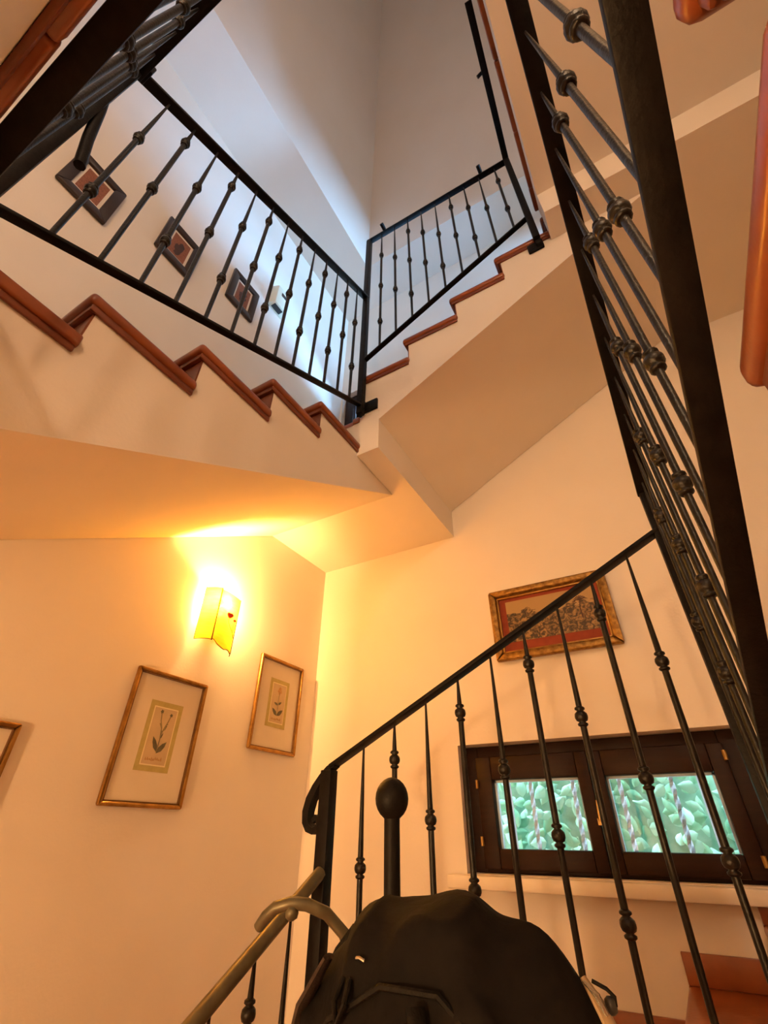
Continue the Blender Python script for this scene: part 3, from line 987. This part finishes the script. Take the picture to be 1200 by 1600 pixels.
# ------------------------------------------------------------------ lamps
def wall_lamp(label, Tm, loc, energy, lit=True):
    root = thing('wall_lamp', label, 'lamp', loc)
    # local (u along wall, v up, d out of the wall)
    MB(Tm).box(0.08, 0.23, 0.08, 0.30, 0.003, 0.015).build('back_plate', M['lead'], root, bevel=0.003)
    def side(pts_bottom, top, name):
        n = 9
        m = MB(Tm)
        for k in range(n):
            t = k / (n - 1)
            u0, d0, v0 = pts_bottom(t)
            for dv in (0, 1):
                m.v.append(Tm(u0, top if dv else v0, d0))
        for k in range(n - 1):
            m.f.append((2 * k, 2 * k + 2, 2 * k + 3, 2 * k + 1))
        o = m.build(name, M['shade'], root)
        so = o.modifiers.new('thick', 'SOLIDIFY'); so.thickness = 0.003
        return o
    side(lambda t: (0.0 + 0.060 * t, 0.02 + 0.085 * math.sin(t * math.pi / 2) ** 0.8, 0.0), 0.340, 'shade_panel')
    pb = lambda t: (0.060 + 0.195 * t, 0.105 - 0.035 * t ** 2, -0.004 - 0.012 * t - 0.016 * (0.5 - 0.5 * math.cos(min(1.0, t * 1.6) * math.pi)) + 0.012 * max(0.0, math.sin((t - 0.62) / 0.38 * math.pi)))
    side(pb, 0.335, 'shade_panel')
    lead = MB(Tm)
    lead.tube([(0.060, -0.004, 0.109), (0.060, 0.340, 0.109)], 0.0028, seg=6)
    lead.tube([(0.0 + 0.060 * t / 6, 0.0, 0.022 + 0.085 * math.sin(t / 6 * math.pi / 2) ** 0.8) for t in range(7)], 0.0018, seg=6)
    lead.tube([(pb(t / 10)[0], pb(t / 10)[2], pb(t / 10)[1] + 0.002) for t in range(11)], 0.0022, seg=6)
    lead.tube([(0.255, -0.045, 0.068), (0.257, -0.02, 0.072), (0.257, 0.335, 0.072)], 0.0020, seg=6)
    lead.tube([(0.0, 0.0, 0.022), (0.0, 0.345, 0.022)], 0.0018, seg=6)
    lead.build('lead_came', M['lead'], root, smooth='auto')
    fl_ = MB(Tm)
    sh = lambda u: 0.1085 - 0.035 * ((u - 0.060) / 0.195) ** 2     # just outside the right panel
    fl_.tube([(u, v, sh(u)) for u, v in ((0.252, 0.070), (0.225, 0.105), (0.190, 0.125), (0.172, 0.150), (0.168, 0.175))], 0.0018, seg=6)
    fl_.tube([(u, v, sh(u)) for u, v in ((0.225, 0.105), (0.222, 0.130), (0.226, 0.160))], 0.0012, seg=6)
    fl_.build('flower_stem', M['lead'], root, smooth='auto')
    for (u, v, r) in ((0.170, 0.190, 0.020), (0.184, 0.197, 0.016), (0.158, 0.196, 0.014), (0.228, 0.178, 0.011)):
        pts = [(u + r * math.cos(t * math.pi / 5), v + r * math.sin(t * math.pi / 5) * .85) for t in range(10)]
        MB(Tm).prism(pts, sh(u) - 0.001, sh(u) + 0.005, (0, 2, 1)).build('poppy_petal', M['poppy'], root)
    bl = MB().lathe([(0.004, -0.03), (0.012, -0.022), (0.018, -0.004), (0.018, 0.006), (0.012, 0.02), (0.004, 0.026)], Tm(0.125, 0.22, 0.050)).build('bulb', M['bulb'], root, smooth=True)
    d = bpy.data.lights.new('lamp_glow', 'POINT')
    d.energy = energy; d.color = WARM; d.shadow_soft_size = 0.022
    o = bpy.data.objects.new('lamp_glow', d)
    COL.objects.link(o)
    o.parent = root
    o.location = Tm(0.125, 0.258, 0.052) - origin(root)
    bl.visible_shadow = True
    return root


wall_lamp('lit yellow stained glass wall lamp with a red poppy on the left wall', lambda u, v, d: V(xL + d, 1.757 + u, 0.955 + v), V(xL, 1.9, 0.95), L_SCONCE)


def globe_sconce(label, loc, out, energy, color):
    """round opal wall lamp, standing off the wall along out"""
    root = thing('globe_wall_lamp', label, 'lamp', loc)
    o_ = Vector(out)
    P = Vector(loc)
    MB().tube([P + o_ * 0.002, P + o_ * 0.015], 0.05, seg=20, raw=True).build('back_plate', M['brass'], root, smooth='auto')
    MB().tube([P + o_ * 0.015, P + o_ * 0.07], 0.010, seg=10, raw=True).build('arm', M['brass'], root, smooth='auto')
    r = 0.075
    MB().lathe([(r * math.sin(a * math.pi / 12), -r * math.cos(a * math.pi / 12)) for a in range(1, 12)], P + o_ * 0.13, 20).build('globe', M['globe'], root, smooth=True)
    d = bpy.data.lights.new('lamp_glow', 'POINT')
    d.energy = energy; d.color = color; d.shadow_soft_size = r
    o = bpy.data.objects.new('lamp_glow', d)
    COL.objects.link(o)
    o.parent = root
    o.location = o_ * 0.24
    return root


globe_sconce('opal globe wall lamp low on the near wall behind the viewer', V(-1.0, yN, -0.45), (0, 1, 0), L_HALL, WARM2)
globe_sconce('opal globe wall lamp on the near wall above the near landing', V(0.75, yN, 2.75), (0, 1, 0), L_RIGHT, (1.0, 0.68, 0.42))
globe_sconce('opal globe wall lamp on the right wall of the upper floor', V(xR, -0.4, 5.3), (-1, 0, 0), L_UPPER, (1.0, 0.70, 0.50))

# ------------------------------------------------------------------ coat stand
px, py = -0.690, 1.240
cs = thing('coat_stand', 'dark iron coat stand with a ball top and curved hook behind the black bag', 'coat stand', V(px, py, -2.05))
P0 = V(px, py, -2.05)
ph = (0.035 + 2.05) * S
MB().lathe([(0.0155, 0.03), (0.0155, ph)], P0, 14).build('pole', M['iron'], cs, smooth='auto')
rb = 0.0335
MB().lathe([(0.012, 0)] + [(rb * math.sin(a * math.pi / 12), rb * 1.12 * (1 - math.cos(a * math.pi / 12))) for a in range(2, 12)] + [(0.003, rb * 2.24)], P0 + Vector((0, 0, ph - 0.006)), 24).build('ball_finial', M['iron'], cs, smooth=True)
hook = [(px, py, -0.40), (-0.775, 1.285, -0.330), (-0.825, 1.300, -0.262), (-0.857, 1.290, -0.205), (-0.885, 1.250, -0.165), (-0.920, 1.213, -0.147), (-0.955, 1.192, -0.144), (-0.990, 1.176, -0.154), (-1.018, 1.175, -0.174), (-1.040, 1.178, -0.194)]
MB().tube(hook, [0.011] * 8 + [0.0115, 0.010], seg=12).build('hook', M['olive'], cs, smooth='auto')
MB().lathe([(0.004, -0.012), (0.011, -0.008), (0.013, 0.0), (0.011, 0.008), (0.004, 0.012)], V(-0.951, 1.194, -0.163), 12).build('hook_peg', M['olive'], cs, smooth=True)
for a in (0.4, 2.5, 4.6):
    MB().tube([P0 + Vector((0, 0, 0.10)), P0 + Vector((0.10 * math.cos(a), 0.10 * math.sin(a), 0.09)), P0 + Vector((0.20 * math.cos(a), 0.20 * math.sin(a), 0.012))], 0.012, seg=10, raw=True).build('foot', M['iron'], cs, smooth='auto')
hk2 = [(px, py, -0.42), (-0.60, 1.18, -0.36), (-0.54, 1.14, -0.27), (-0.52, 1.12, -0.20), (-0.50, 1.10, -0.185)]
MB().tube(hk2, 0.011, seg=10).build('hook', M['iron'], cs, smooth='auto')

# ------------------------------------------------------------------ black backpack hung on the stand
bp = thing('backpack', 'bulky black fabric backpack with zips and cords hanging in front of the coat stand', 'bag', V(-0.5, 1.0, -0.95))
Cx, Cy, Cz = -0.484, 1.030, -0.56
nu, nv_ = 110, 70
bv, bf = [], []
# outline of the bag's upper edge as radius factors around an inclined dome
for j in range(nv_ + 1):
    ph_ = math.pi * j / nv_
    for i in range(nu):
        th = 2 * math.pi * i / nu
        cx = math.copysign(abs(math.sin(ph_)) ** 0.80, 1) * math.cos(th)
        cy = math.copysign(abs(math.sin(ph_)) ** 0.80, 1) * math.sin(th)
        cz = math.copysign(abs(math.cos(ph_)) ** 0.80, math.cos(ph_))
        ax = 0.305 if cx < 0 else 0.345
        x, y, z = cx * ax, cy * 0.165, cz * 0.465
        # soft folds running over the crown
        f1 = noise.noise(Vector((x * 7, y * 5, z * 4 + 3))) * 0.010
        f2 = noise.noise(Vector((x * 16 + z * 6, y * 9, z * 7))) * 0.004
        crease = 0.0035 * math.sin(x * 38 + z * 14 + 2 * noise.noise(Vector((x * 4, y * 4, z * 4)))) * max(0, cz) ** 0.5
        front = max(0.0, -cy) ** 0.7
        ridge = 1 - abs(noise.noise(Vector((x * 6 + 2 * z, z * 5 - x * 3, 1.7))))
        r = 1 + (f1 + f2 + crease + front * 0.05 * (ridge ** 4 - 0.45)) / 0.3
        bv.append(V(Cx + x * r, Cy + y * r, Cz + z * r))
for j in range(nv_):
    for i in range(nu):
        a, b = j * nu + i, j * nu + (i + 1) % nu
        bf.append((a, b, b + nu, a + nu))
m = MB(); m.v, m.f = bv, bf
body = m.build('bag_body', M['fabric'], bp, smooth=True)


def bag(x, z, lift=0.006):
    """point on the front of the bag at layout x, z (towards the viewer)"""
    zz = max(-0.99, min(0.99, (z - Cz) / 0.465))
    cz = math.copysign(abs(zz) ** (1 / 0.80), zz)
    sp = max(0.0, 1 - cz * cz) ** 0.5
    rad = sp ** 0.85
    ax = 0.305 if x < Cx else 0.345
    cx = (x - Cx) / ax
    k = max(0.0, rad * rad - cx * cx) ** 0.5
    return (x, Cy - k * 0.165 - lift - 0.012, z)


# flap seam, zip, pulls, loops, side panel, bottle pocket and toggle cord
MB().tube([bag(-0.70, -0.36), bag(-0.62, -0.25), bag(-0.52, -0.20), bag(-0.42, -0.20), bag(-0.33, -0.26), bag(-0.29, -0.36)], 0.004, seg=6).build('zip', M['webbing'], bp, smooth='auto')
MB().tube([bag(-0.455, -0.215), bag(-0.44, -0.255, .010), bag(-0.425, -0.30, .012), bag(-0.405, -0.33, .010), bag(-0.37, -0.32, .012), bag(-0.34, -0.28, .010)], 0.012, seg=8, flat=0.45).build('grab_strap', M['webbing'], bp, smooth='auto')
MB().tube([bag(-0.350, -0.225, .012), bag(-0.345, -0.245, .022), bag(-0.352, -0.262, .014)], 0.006, seg=8).build('zip_pull', M['brass'], bp, smooth='auto')
MB().tube([bag(-0.580, -0.175, .006), bag(-0.570, -0.173, .010), bag(-0.560, -0.176, .006)], 0.0022, seg=8).build('zip_pull', M['steel'], bp, smooth='auto')
MB().tube([bag(-0.60, -0.200, .006), bag(-0.605, -0.225, .016), bag(-0.595, -0.250, .012), bag(-0.58, -0.225, .016), bag(-0.585, -0.200, .006)], 0.004, seg=8).build('loop', M['webbing'], bp, smooth='auto')
MB().tube([bag(-0.745, -0.33, .002), bag(-0.715, -0.25, .006), bag(-0.665, -0.185, .006)], [0.010, 0.017, 0.012], seg=8, flat=0.4).build('side_panel', M['brownfab'], bp, smooth='auto')
MB().tube([(-0.655, 1.04, -0.175), (-0.690, 1.08, -0.165), (-0.725, 1.08, -0.20), (-0.755, 1.05, -0.27)], [0.006, 0.009, 0.009, 0.007], seg=8).build('shoulder_strap', M['webbing'], bp, smooth='auto')
MB().tube([(-0.235, 1.05, -0.185), (-0.215, 1.045, -0.215), (-0.198, 1.04, -0.25), (-0.180, 1.03, -0.32)], [0.006, 0.012, 0.014, 0.012], seg=10, flat=0.5).build('side_strap', M['beige'], bp, smooth='auto')
MB().tube([(-0.232, 1.035, -0.187), (-0.214, 1.03, -0.200), (-0.203, 1.025, -0.220)], [0.003, 0.006, 0.004], seg=8, flat=0.5).build('buckle', M['steel'], bp, smooth='auto')
MB().tube([(-0.222, 1.05, -0.188), (-0.202, 1.05, -0.195), (-0.192, 1.05, -0.203), (-0.193, 1.05, -0.213)], 0.0022, seg=8).build('cord', M['webbing'], bp, smooth='auto')
MB().lathe([(0.003, -0.008), (0.0065, -0.005), (0.007, 0.0), (0.0065, 0.005), (0.003, 0.008)], V(-0.200, 1.05, -0.213), 10).build('cord_toggle', M['slot'], bp, smooth=True)
MB().tube([(Cx, 1.10, -0.16), (-0.50, 1.12, -0.150), (-0.50, 1.15, -0.18)], 0.006, seg=8).build('hanging_loop', M['webbing'], bp, smooth='auto')
